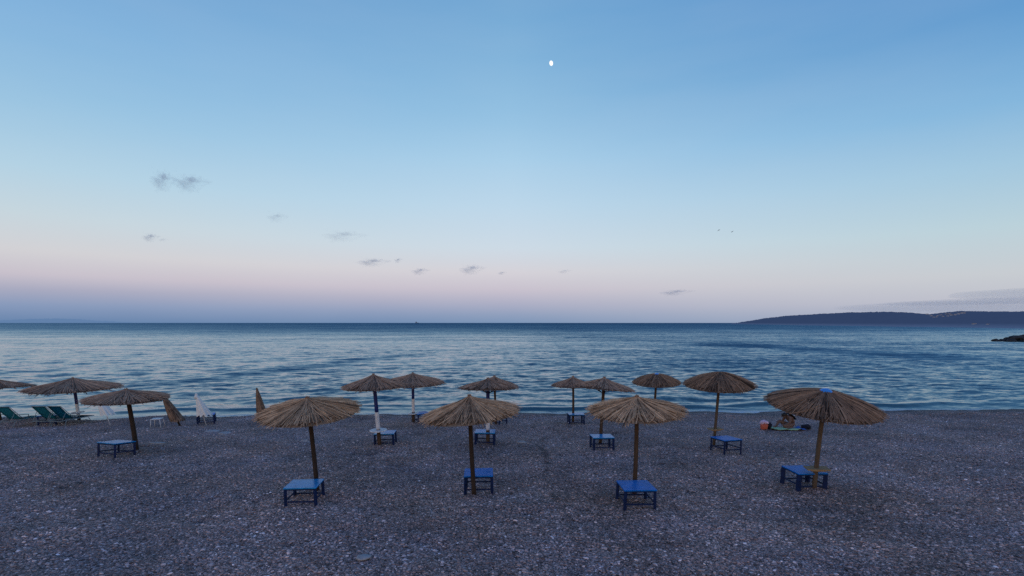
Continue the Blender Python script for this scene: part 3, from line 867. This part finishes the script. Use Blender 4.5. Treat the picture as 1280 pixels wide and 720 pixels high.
P('straw parasol with blue and white pole but no shelf, behind the nearest centre parasol', (-.85, 17.69), (-.83, 17.69, 2.08), .985, -.003, -.05, .334, wood='wood', pr=.068, paint=(.27, .50), straw='straw_grey', seed=10)
P('straw parasol near the water at centre, mostly hidden behind another straw canopy', (-.72, 22.57), (-.78, 22.57, 1.66), 1.064, .02, 0, .449, wood='wood', straw='straw_grey', seed=11)
P('straw parasol on plain pole near the water, overlapped by the one sagging right', (2.79, 23.03), (2.75, 23.03, 1.59), .95, .007, -.03, .428, wood='wood', straw='straw_grey', seed=12)
P('straw parasol sagging to the right, its edge touching the one nearer the water', (3.09, 17.51), (3.17, 17.51, 2.13), 1.03, .085, -.055, .36, wood='wood', pr=.06, straw='straw_grey', seed=13)
P('rounded dark thatched parasol near the water with a small pale blue cap', (6.54, 23.23), (6.59, 23.23, 1.70), 1.075, -.03, .10, .41, 1.35, 'straw_dark', 'wood', cap=.8, knot=False, seed=14, ragged=.02)
P('rounded dark thatched parasol with a wooden shelf on its pole and no cap', (7.0, 17.32), (7.06, 17.32, 2.34), 1.16, -.03, .11, .45, 1.35, 'straw_dark', 'wood_pale', pr=.05, tray=(.62, .22, 'shelf', 'square'), knot=False, seed=15, ragged=.02)

# folded thatch parasols
def folded_thatch(label, base, top, L, lean_dx, wtop, wbot, seed):
    bx, by = base; bz = G(bx, by)
    root = empty('folded_thatched_parasol', (bx, by, bz)); tag(root, label, 'beach umbrella', 'folded thatched parasols near the water')
    tp = Vector((top[0] - bx, 0, top[1] - bz))
    bm = bmesh.new(); tube(bm, [(-tp.x * .05, 0, -.1), tp], [.04, .035], 10); from_bm('pole', bm, M['wood_dark'], root, True)
    r = random.Random(seed); V, F, T = [], [], []
    ax = Vector((lean_dx, 0, -L))
    for k in range(420):
        a = r.uniform(0, 2 * PI); tone = r.gauss(.42, .2); wd = r.uniform(.02, .04); f0 = r.choice((0, 0, .25, .5)); f1 = r.uniform(.9, 1.03); b0 = len(V)
        for i in range(4):
            f = f0 + (f1 - f0) * i / 3
            rad = (wtop + (wbot - wtop) * f ** .8) * r.uniform(.93, 1.03)
            c_ = tp + ax * f; er = Vector((math.cos(a), math.sin(a), 0)); et = Vector((-er.y, er.x, 0))
            p = c_ + er * rad
            for s_ in (-1, 1): V.append(tuple(p + et * wd * .5 * s_ * (.5 + f))); T.append(tone + s_ * .05)
            if i: o_ = b0 + (i - 1) * 2; F.append((o_, o_ + 2, o_ + 3, o_ + 1))
    seg = 20; b0 = len(V)
    for f in (0, .5, .95):
        for k in range(seg):
            a = 2 * PI * k / seg; rad = (wtop + (wbot - wtop) * f ** .8) * .9; p = tp + ax * f
            V.append((p.x + rad * math.cos(a), p.y + rad * math.sin(a), p.z)); T.append(.1)
    for j in range(2):
        for k in range(seg):
            F.append((b0 + j * seg + k, b0 + (j + 1) * seg + k, b0 + (j + 1) * seg + (k + 1) % seg, b0 + j * seg + (k + 1) % seg))
    me = bpy.data.meshes.new('folded_canopy'); me.from_pydata(V, [], F)
    a_ = me.attributes.new('tone', 'FLOAT', 'POINT'); a_.data.foreach_set('value', np.array(T, np.float32))
    link('folded_canopy', me, M['straw_dark'], root)
folded_thatch('folded thatched parasol hanging askew behind the right edge of the grey parasol', (-15.0, 22.7), (-15.6, .75), 1.1, .52, .07, .30, 1)
folded_thatch('slim folded thatched parasol standing behind the leftmost of the four nearest parasols', (-11.71, 23.59), (-11.85, 1.02), 1.35, .16, .03, .24, 2)

# folded white cloth parasols
def folded_white(name_label, base, top, z0, z1, wtop, wbot, seed, crown=False):
    bx, by = base; bz = G(bx, by)
    root = empty('folded_parasol', (bx, by, bz)); tag(root, name_label, 'beach umbrella', 'folded white parasols near the water')
    tp = Vector((top[0] - bx, 0, top[1] - bz))
    bm = bmesh.new(); tube(bm, [(-tp.x * .05, 0, -.1), tp], [.02, .018], 10); from_bm('pole', bm, M['white_plastic'], root, True)
    def at_(f): return tp * f
    seg = 48; r = random.Random(seed); bm = bmesh.new(); rings = []
    for i in range(9):
        f = i / 8; c_ = at_(z1 + (z0 - z1) * f); ring = []
        for k in range(seg):
            a = 2 * PI * k / seg
            rad = (wtop + (wbot - wtop) * f) * (1 + .20 * f * math.cos(8 * a + seed) + .05 * math.cos(3 * a + 2 * seed))
            dz = -.05 * f * math.cos(8 * a + seed) if i == 8 else 0
            ring.append(bm.verts.new((c_.x + rad * math.cos(a) + .10 * f * wbot / .3, c_.y + rad * math.sin(a), c_.z + dz)))
        rings.append(ring)
    for a_, b_ in zip(rings, rings[1:]):
        for k in range(seg): bm.faces.new((a_[k], b_[k], b_[(k + 1) % seg], a_[(k + 1) % seg]))
    bm.faces.new(rings[0])
    cl = from_bm('folded_canopy', bm, M['white_cloth'], root, True)
    if crown:
        bm = bmesh.new(); c_ = at_(1.0)
        lathe(bm, [(.10, -.20), (.085, -.1), (.045, .0), (.012, .05)], 20, tuple(c_)); from_bm('vent', bm, M['white_cloth'], cl, True)
    return root
folded_white('tall folded white parasol with a pointed cloth in front of a low blue table', (-13.47, 22.17), (-13.80, .92), .36, .97, .05, .27, 1, True)
folded_white('short folded white parasol on a thin white stick behind the leaning grey thatched parasol', (-17.86, 22.38), (-18.15, .42), .55, .99, .17, .24, 2)

# ------------------------------------------------------------------ blue tables
def make_table(legw, name_top='blue_top'):
    root = empty('blue_table', (0, 0, 0))
    hw, hd, H = .315, .335, .46
    bm = bmesh.new()
    vs = box(bm, (0, 0, H - .013), (.70, .74, .026), None, .004)
    from_bm('tabletop', bm, M[name_top], root)
    for sx_ in (-1, 1):
        for sy in (-1, 1):
            bm = bmesh.new()
            bar(bm, (sx_ * hw, sy * hd, H - .027), (sx_ * (hw + .008), sy * (hd + .006), -.06), legw, legw, .004)
            from_bm('leg', bm, M['blue_leg'], root)
    for sy in (-1, 1):
        bm = bmesh.new(); bar(bm, (-hw + legw / 2, sy * hd, .125), (hw - legw / 2, sy * hd, .118), .026, .034, .003); from_bm('stretcher', bm, M['blue_leg'], root)
    for sx_ in (-1, 1):
        bm = bmesh.new(); bar(bm, (sx_ * hw, -hd + legw / 2, .165), (sx_ * hw, hd - legw / 2, .16), .026, .034, .003); from_bm('stretcher', bm, M['blue_leg'], root)
    # rail just under the top
    bm = bmesh.new()
    for sy in (-1, 1): bar(bm, (-hw + legw / 2, sy * (hd - .004), H - .048), (hw - legw / 2, sy * (hd - .004), H - .048), .02, .036, .003)
    for sx_ in (-1, 1): bar(bm, (sx_ * (hw - .004), -hd + legw / 2, H - .048), (sx_ * (hw - .004), hd - legw / 2, H - .048), .02, .036, .003)
    from_bm('apron', bm, M['blue_leg'], root)
    return root
def dup(o, name=None):
    c_ = o.copy(); C.objects.link(c_)
    for ch in o.children:
        d = ch.copy(); C.objects.link(d); d.parent = c_
        for g2 in ch.children:
            e = g2.copy(); C.objects.link(e); e.parent = d
    return c_
protos = {'n': make_table(.052), 'p': make_table(.056, 'blue_top_pale'), 't': make_table(.095)}
used = set()
TABLES = [
 ('p', -4.71, 11.17, .10, 'light blue square table, glossy, beneath the leftmost of the four nearest straw parasols'),
 ('n', -.81, 12.07, .05, 'blue square table behind the pole of the nearest centre straw parasol'),
 ('n', 2.77, 11.0, .04, 'blue square table in front of the pole of the third of four nearest parasols'),
 ('t', 7.28, 12.33, .04, 'blue table with thick legs next to the pole shelf of the blue capped parasol'),
 ('p', -4.50, 17.80, .10, 'blue table behind the pole with the white shelf, left of centre'),
 ('n', -4.20, 23.45, .62, 'dark blue table near the water beside the farther blue and white pole with shelf'),
 ('p', -.96, 17.90, 0., 'blue table behind the blue and white pole that has no shelf'),
 ('n', -.70, 22.95, -.5, 'dark blue table near the water, only its right end showing past a straw canopy'),
 ('p', 2.90, 22.83, 0., 'dark blue table near the water under the plain poled parasol right of centre'),
 ('p', 3.04, 16.88, .02, 'blue table in front of the pole of the parasol sagging to the right'),
 ('n', 7.08, 16.52, .26, 'blue table beside the wooden shelf of the rounded dark thatched parasol'),
 ('p', -12.69, 15.98, -.24, 'blue table at the foot of the dark leaning pole on the left'),
 ('n', -14.10, 23.23, .45, 'low blue table behind the tall folded white parasol'),
 ('p', -21.25, 23.2, .3, 'pale topped blue table among the green loungers at the left edge'),
]
for kd, x, y, rz, lab in TABLES:
    o = protos[kd] if kd not in used else dup(protos[kd])
    used.add(kd)
    o.location = (x, y, G(x, y)); 
    sl = math.atan((G(x, y + .4) - G(x, y - .4)) / .8)
    o.scale = (random.uniform(.96, 1.04), random.uniform(.95, 1.04), random.uniform(.96, 1.04)); o.rotation_euler = (sl * .7 + random.uniform(-.012, .012), random.uniform(-.015, .015), rz)
    if lab.startswith('blue table at the foot'): o.rotation_euler.x = -.11
    tag(o, lab, 'table', 'blue tables on the beach')

# ------------------------------------------------------------------ green loungers
def make_lounger():
    root = empty('sun_lounger', (0, 0, 0))
    bm = bmesh.new()
    for s_ in (-1, 1):
        tube(bm, [(s_ * .31, -.75, .30), (s_ * .31, .2, .32), (s_ * .31, .95, .33)], .016, 8)
    tube(bm, [(-.31, .95, .33), (.31, .95, .33)], .016, 8); tube(bm, [(-.31, -.75, .30), (.31, -.75, .30)], .016, 8)
    from_bm('frame', bm, M['frame_metal'], root, True)
    for yy, dy_ in ((.62, .22), (-.5, -.12)):
        bm = bmesh.new()
        tube(bm, [(-.31, yy, .31), (-.31, yy + dy_, -.02), (.31, yy + dy_, -.02), (.31, yy, .31)], .014, 8)
        from_bm('leg', bm, M['frame_metal'], root, True)
    bm = bmesh.new()
    pts = [(-.10 + i * (1.04) / 8, .325 - .03 * math.sin(i / 8 * PI)) for i in range(9)]
    rows = [[bm.verts.new((s_ * .29, y_, z_)) for s_ in (-1, -.5, 0, .5, 1)] for y_, z_ in pts]
    for a_, b_ in zip(rows, rows[1:]):
        for k in range(4): bm.faces.new((a_[k], a_[k + 1], b_[k + 1], b_[k]))
    bmesh.ops.solidify(bm, geom=bm.faces[:], thickness=.012); from_bm('seat', bm, M['green_mesh'], root, True)
    bm = bmesh.new()
    pts = [(-.10 - i * .60 / 7, .325 + i * .62 / 7 - .03 * math.sin(i / 7 * PI)) for i in range(8)]
    rows = [[bm.verts.new((s_ * .29, y_, z_)) for s_ in (-1, -.5, 0, .5, 1)] for y_, z_ in pts]
    for a_, b_ in zip(rows, rows[1:]):
        for k in range(4): bm.faces.new((a_[k], a_[k + 1], b_[k + 1], b_[k]))
    bmesh.ops.solidify(bm, geom=bm.faces[:], thickness=.014); bk = from_bm('backrest', bm, M['green_mesh'], root, True)
    bm = bmesh.new()
    for s_ in (-1, 1): tube(bm, [(s_ * .31, -.08, .33), (s_ * .31, -.70, .955)], .014, 8)
    tube(bm, [(-.31, -.70, .955), (.31, -.70, .955)], .014, 8)
    for s_ in (-1, 1): tube(bm, [(s_ * .31, -.46, .70), (s_ * .31, -.70, .31)], .010, 8)
    from_bm('back_frame', bm, M['frame_metal'], bk, True)
    for s_ in (-1, 1):
        bm = bmesh.new(); tube(bm, [(s_ * .335, -.42, .58), (s_ * .345, -.1, .54), (s_ * .345, .12, .52), (s_ * .325, .16, .33)], .015, 8); from_bm('armrest', bm, M['frame_metal'], root, True)
    return root
l0 = make_lounger()
for i, (x, y, rz, lab) in enumerate([(-20.0, 22.75, -.04, 'green sun lounger, right one of the adjoining pair, foot end under the wide flat parasol'),
                                     (-20.68, 22.72, .0, 'green sun lounger, left one of the adjoining pair by the wide flat parasol'),
                                     (-22.12, 22.55, .02, 'green sun lounger cut off by the left edge of the photo')]):
    o = l0 if i == 0 else dup(l0)
    o.location = (x, y, G(x, y)); o.rotation_euler = (-.04, 0, rz); tag(o, lab, 'sun lounger', 'green sun loungers at the left')

# small white side table
x, y = -15.62, 22.15
root = empty('side_table', (x, y, G(x, y)), .2); tag(root, 'small white plastic side table by the askew folded thatched parasol', 'table')
bm = bmesh.new(); box(bm, (0, 0, .37), (.40, .40, .028), None, .008); from_bm('tabletop', bm, M['white_plastic'], root)
for sx_ in (-1, 1):
    for sy in (-1, 1):
        bm = bmesh.new(); tube(bm, [(sx_ * .17, sy * .17, .36), (sx_ * .21, sy * .21, -.03)], [.022, .016], 8); from_bm('leg', bm, M['white_plastic'], root, True)

# pale slabs lying in the shingle
for x, y, sx_, sy, h, rz, lab, sd in [(-12.27, 20.6, .36, .22, .06, .1, 'longest pale slab on the shingle below the tall folded white parasol', 1),
                                      (-11.55, 20.2, .28, .24, .05, -.2, 'pale flat slab just right of the longest slab', 2),
                                      (-11.05, 20.4, .26, .18, .035, .3, 'dull slab at the right end of the row of three slabs', 3),
                                      (-12.75, 17.98, .27, .15, .05, .2, 'lone pale slab to the right of the dark leaning pole', 4),
                                      (.35, 17.99, .18, .13, .05, 0, 'pale flat stone on open shingle right of the centre table', 5),
                                      (-7.55, 18.2, .13, .09, .07, .4, 'small white stone under the right side of the leftmost nearest canopy', 6),
                                      (-2.55, 8.28, .13, .10, .03, .3, 'flat grey stone at the bottom of the photo left of centre', 7)]:
    bm = bmesh.new(); blob(bm, (0, 0, 0), (sx_, sy, h), 3, .22, sd, 1.2)
    o = from_bm('flat_stone', bm, M['stone'], None, True); o.location = (x, y, G(x, y) + h * .35 + .01); o.rotation_euler = (0, .04, rz); tag(o, lab, 'stone', 'pale stones on the shingle')

# ------------------------------------------------------------------ the sunbather and belongings
def skin_body(name, verts, edges, mat, parent=None, sub=2, root=0):
    me = bpy.data.meshes.new(name); me.from_pydata([v_[0] for v_ in verts], edges, [])
    o = link(name, me, mat, parent)
    md_ = o.modifiers.new('skin', 'SKIN'); md_.use_smooth_shade = True
    for i, v_ in enumerate(verts):
        r_ = v_[1]; me.skin_vertices[0].data[i].radius = r_ if isinstance(r_, tuple) else (r_, r_)
        me.skin_vertices[0].data[i].use_root = (i == root)
    o.modifiers.new('sub', 'SUBSURF').levels = sub; o.modifiers['sub'].render_levels = sub
    dg = bpy.context.evaluated_depsgraph_get(); dg.update()
    m2 = bpy.data.meshes.new_from_object(o.evaluated_get(dg)); o.modifiers.clear(); o.data = m2; m2.name = name
    smooth(m2)
    if not m2.materials: m2.materials.append(mat)
    return o
PX, PY = 11.86, 21.35
root = empty('person', (PX, PY, G(PX, PY)), .12)
tag(root, 'person with long dark hair sitting bent forward on a pale towel on the shingle', 'person')
V = []; Ed = []
def vtx(p, r_, par=None):
    V.append((p, r_)); i = len(V) - 1
    if par is not None: Ed.append((par, i))
    return i
pel = vtx((.02, 0, .14), (.18, .15)); sp1 = vtx((.01, 0, .27), (.155, .135), pel); sp2 = vtx((-.05, 0, .40), (.165, .135), sp1); sp3 = vtx((-.15, 0, .49), (.165, .12), sp2)
nk = vtx((-.25, 0, .545), .055, sp3); hd0 = vtx((-.30, 0, .565), .075, nk); hd1 = vtx((-.38, 0, .56), .095, hd0); hd2 = vtx((-.44, -.01, .52), .075, hd1)
for s_ in (-1, 1):
    hip = vtx((-.08, s_ * .11, .13), .12, pel)
    if s_ < 0: kn = vtx((-.50, -.24, .17), .085, hip); mid = vtx((-.44, -.24, .10), .065, kn); an = vtx((-.18, -.30, .06), .042, mid); ft = vtx((-.06, -.30, .04), .035, an)
    else: kn = vtx((-.46, .16, .30), .072, hip); an = vtx((-.62, .10, .07), .042, kn); ft = vtx((-.76, .09, .045), .035, an)
    sh_ = vtx((-.19, s_ * .17, .475), .062, sp3); el = vtx((-.24, s_ * .25, .27), .048, sh_); wr = vtx((-.38, s_ * .22, .22 if s_ < 0 else .30), .032, el)
    pm = vtx((-.45, s_ * .21, .21 if s_ < 0 else .30), (.036, .018), wr)
    for k, ln in enumerate((.065, .078, .084, .074)):
        off = (k - 1.5) * .019
        a1 = vtx((-.48, s_ * .19 + off, (.215 if s_ < 0 else .295)), .0095, pm); a2 = vtx((-.48 - ln * .55, s_ * .19 + off * 1.15, (.205 if s_ < 0 else .275)), .0085, a1); vtx((-.48 - ln * .9, s_ * .19 + off * 1.2, (.185 if s_ < 0 else .25)), .007, a2)
    th1 = vtx((-.445, s_ * .19 - s_ * .04, .20 if s_ < 0 else .285), .011, wr); vtx((-.485, s_ * .19 - s_ * .055, .19 if s_ < 0 else .27), .009, th1)
body = skin_body('body', V, Ed, M['skin'], root)
# face
bm = bmesh.new(); tube(bm, [(-.462, -.01, .555), (-.487, -.01, .527), (-.475, -.01, .515)], [.012, .016, .010], 8); from_bm('nose', bm, M['skin'], body, True)
for s_ in (-1, 1):
    bm = bmesh.new(); blob(bm, (-.452, s_ * .032 - .01, .555), (.012, .014, .010), 2, 0); from_bm('eye', bm, M['dark_cloth'], body, True)
    bm = bmesh.new(); blob(bm, (-.365, s_ * .088, .555), (.022, .012, .030), 2, .1); from_bm('ear', bm, M['skin'], body, True)
# hair: crown and a long fall over the back
bm = bmesh.new()
vs = blob(bm, (-.355, 0, .595), (.115, .108, .085), 3, .08, 2)
for k in range(34):
    a = random.uniform(-1, 1)
    y0 = a * .085; e = random.uniform(.75, 1.1)
    tube(bm, [(-.33, y0, .64), (-.24, y0 * 1.1, .655), (-.12, y0 * 1.4 - .04, .615), (0.0 * e, y0 * 1.6 - .07, .50), (.065 * e, y0 * 1.6 - .085, .40)], [.02, .026, .026, .02, .006], 6)
hr = from_bm('hair', bm, M['hair'], body, True)
V = [((.02, 0, .12), (.194, .164)), ((.01, 0, .22), (.175, .152))]
sw = skin_body('swimwear', V, [(0, 1)], M['swimwear'], body)

# towel under the person: pale green with a blue folded end
def towel(name, x, y, wd, dp, rz, mat, label, seed, amp=.02):
    nx, ny = 30, 16; vs = []
    X_, Y_ = np.meshgrid(np.linspace(-wd / 2, wd / 2, nx), np.linspace(-dp / 2, dp / 2, ny))
    ca, sa = math.cos(rz), math.sin(rz)
    wxx = x + X_ * ca - Y_ * sa; wyy = y + X_ * sa + Y_ * ca
    zz_ = gz(wxx, wyy) + .045 + wobble(X_, Y_, .35, amp, 8, seed)
    me = np_mesh(name, np.stack([wxx - x, wyy - y, zz_ - G(x, y)], -1).reshape(-1, 3), grid_quads(ny, nx))
    o = link(name, me, M[mat]); o.location = (x, y, G(x, y)); smooth(me)
    md_ = o.modifiers.new('thick', 'SOLIDIFY'); md_.thickness = .02; md_.offset = -1
    tag(o, label, 'towel')
    return o
towel('beach_towel', 11.42, 21.10, 1.0, .75, .1, 'towel', 'pale green beach towel under the person sitting bent forward', 1)
towel('beach_towel', 12.02, 21.08, .34, .5, .2, 'towel_blue', 'blue towel beside the seated person at the right end of the green towel', 2, .03)

x, y = 10.55, 21.02
bag = empty('beach_bag', (x, y, G(x, y)), .3); tag(bag, 'bright orange beach bag on the shingle left of the seated person', 'bag')
bm = bmesh.new(); vs = box(bm, (0, 0, .11), (.25, .16, .23), None, .04)
for v_ in bm.verts: v_.co.x *= 1 + .25 * (v_.co.z / .27); v_.co.y *= .8 + .35 * math.sin(min(max(v_.co.z / .27, 0), 1) * PI)
from_bm('bag_body', bm, M['orange'], bag, True)
for s_ in (-1, 1):
    bm = bmesh.new(); tube(bm, [(-.09, s_ * .06, .20), (-.07, s_ * .08, .29), (.03, s_ * .09, .31), (.09, s_ * .06, .20)], .012, 8); from_bm('handle', bm, M['orange'], bag, True)
bm = bmesh.new(); blob(bm, (0, 0, 0), (.16, .12, .10), 3, .45, 4, 1.8); o = from_bm('crumpled_cloth', bm, M['pink_cloth'], None, True); o.location = (x + .0, y + .02, G(x, y) + .29); tag(o, 'pale pink crumpled cloth lying on top of the orange beach bag', 'cloth')
x, y = 10.82, 21.12
bk = empty('dark_bag', (x, y, G(x, y)), -.2); tag(bk, 'small black bag standing between the orange bag and the green towel', 'bag')
bm = bmesh.new(); blob(bm, (0, 0, .12), (.10, .09, .15), 3, .2, 8); from_bm('bag_body', bm, M['dark_cloth'], bk, True)
bm = bmesh.new(); tube(bm, [(-.06, 0, .22), (-.03, 0, .30), (.04, 0, .30), (.07, 0, .22)], .010, 8); from_bm('handle', bm, M['dark_cloth'], bk, True)
x, y = 12.36, 21.1
bk = empty('dark_rucksack', (x, y, G(x, y)), .1); tag(bk, 'black slumped rucksack lying right of the seated person', 'bag')
bm = bmesh.new(); blob(bm, (0, 0, .09), (.21, .14, .12), 3, .25, 9); from_bm('bag_body', bm, M['dark_cloth'], bk, True)
bm = bmesh.new(); tube(bm, [(-.12, -.11, .14), (-.02, -.16, .10), (.12, -.13, .08)], .013, 8); from_bm('strap', bm, M['dark_cloth'], bk, True)

scene.cycles.volume_step_rate = 0.35
scene.cycles.volume_bounces = 4
scene.cycles.max_bounces = 8
scene.cycles.use_denoising = False
scene.cycles.transparent_max_bounces = 12
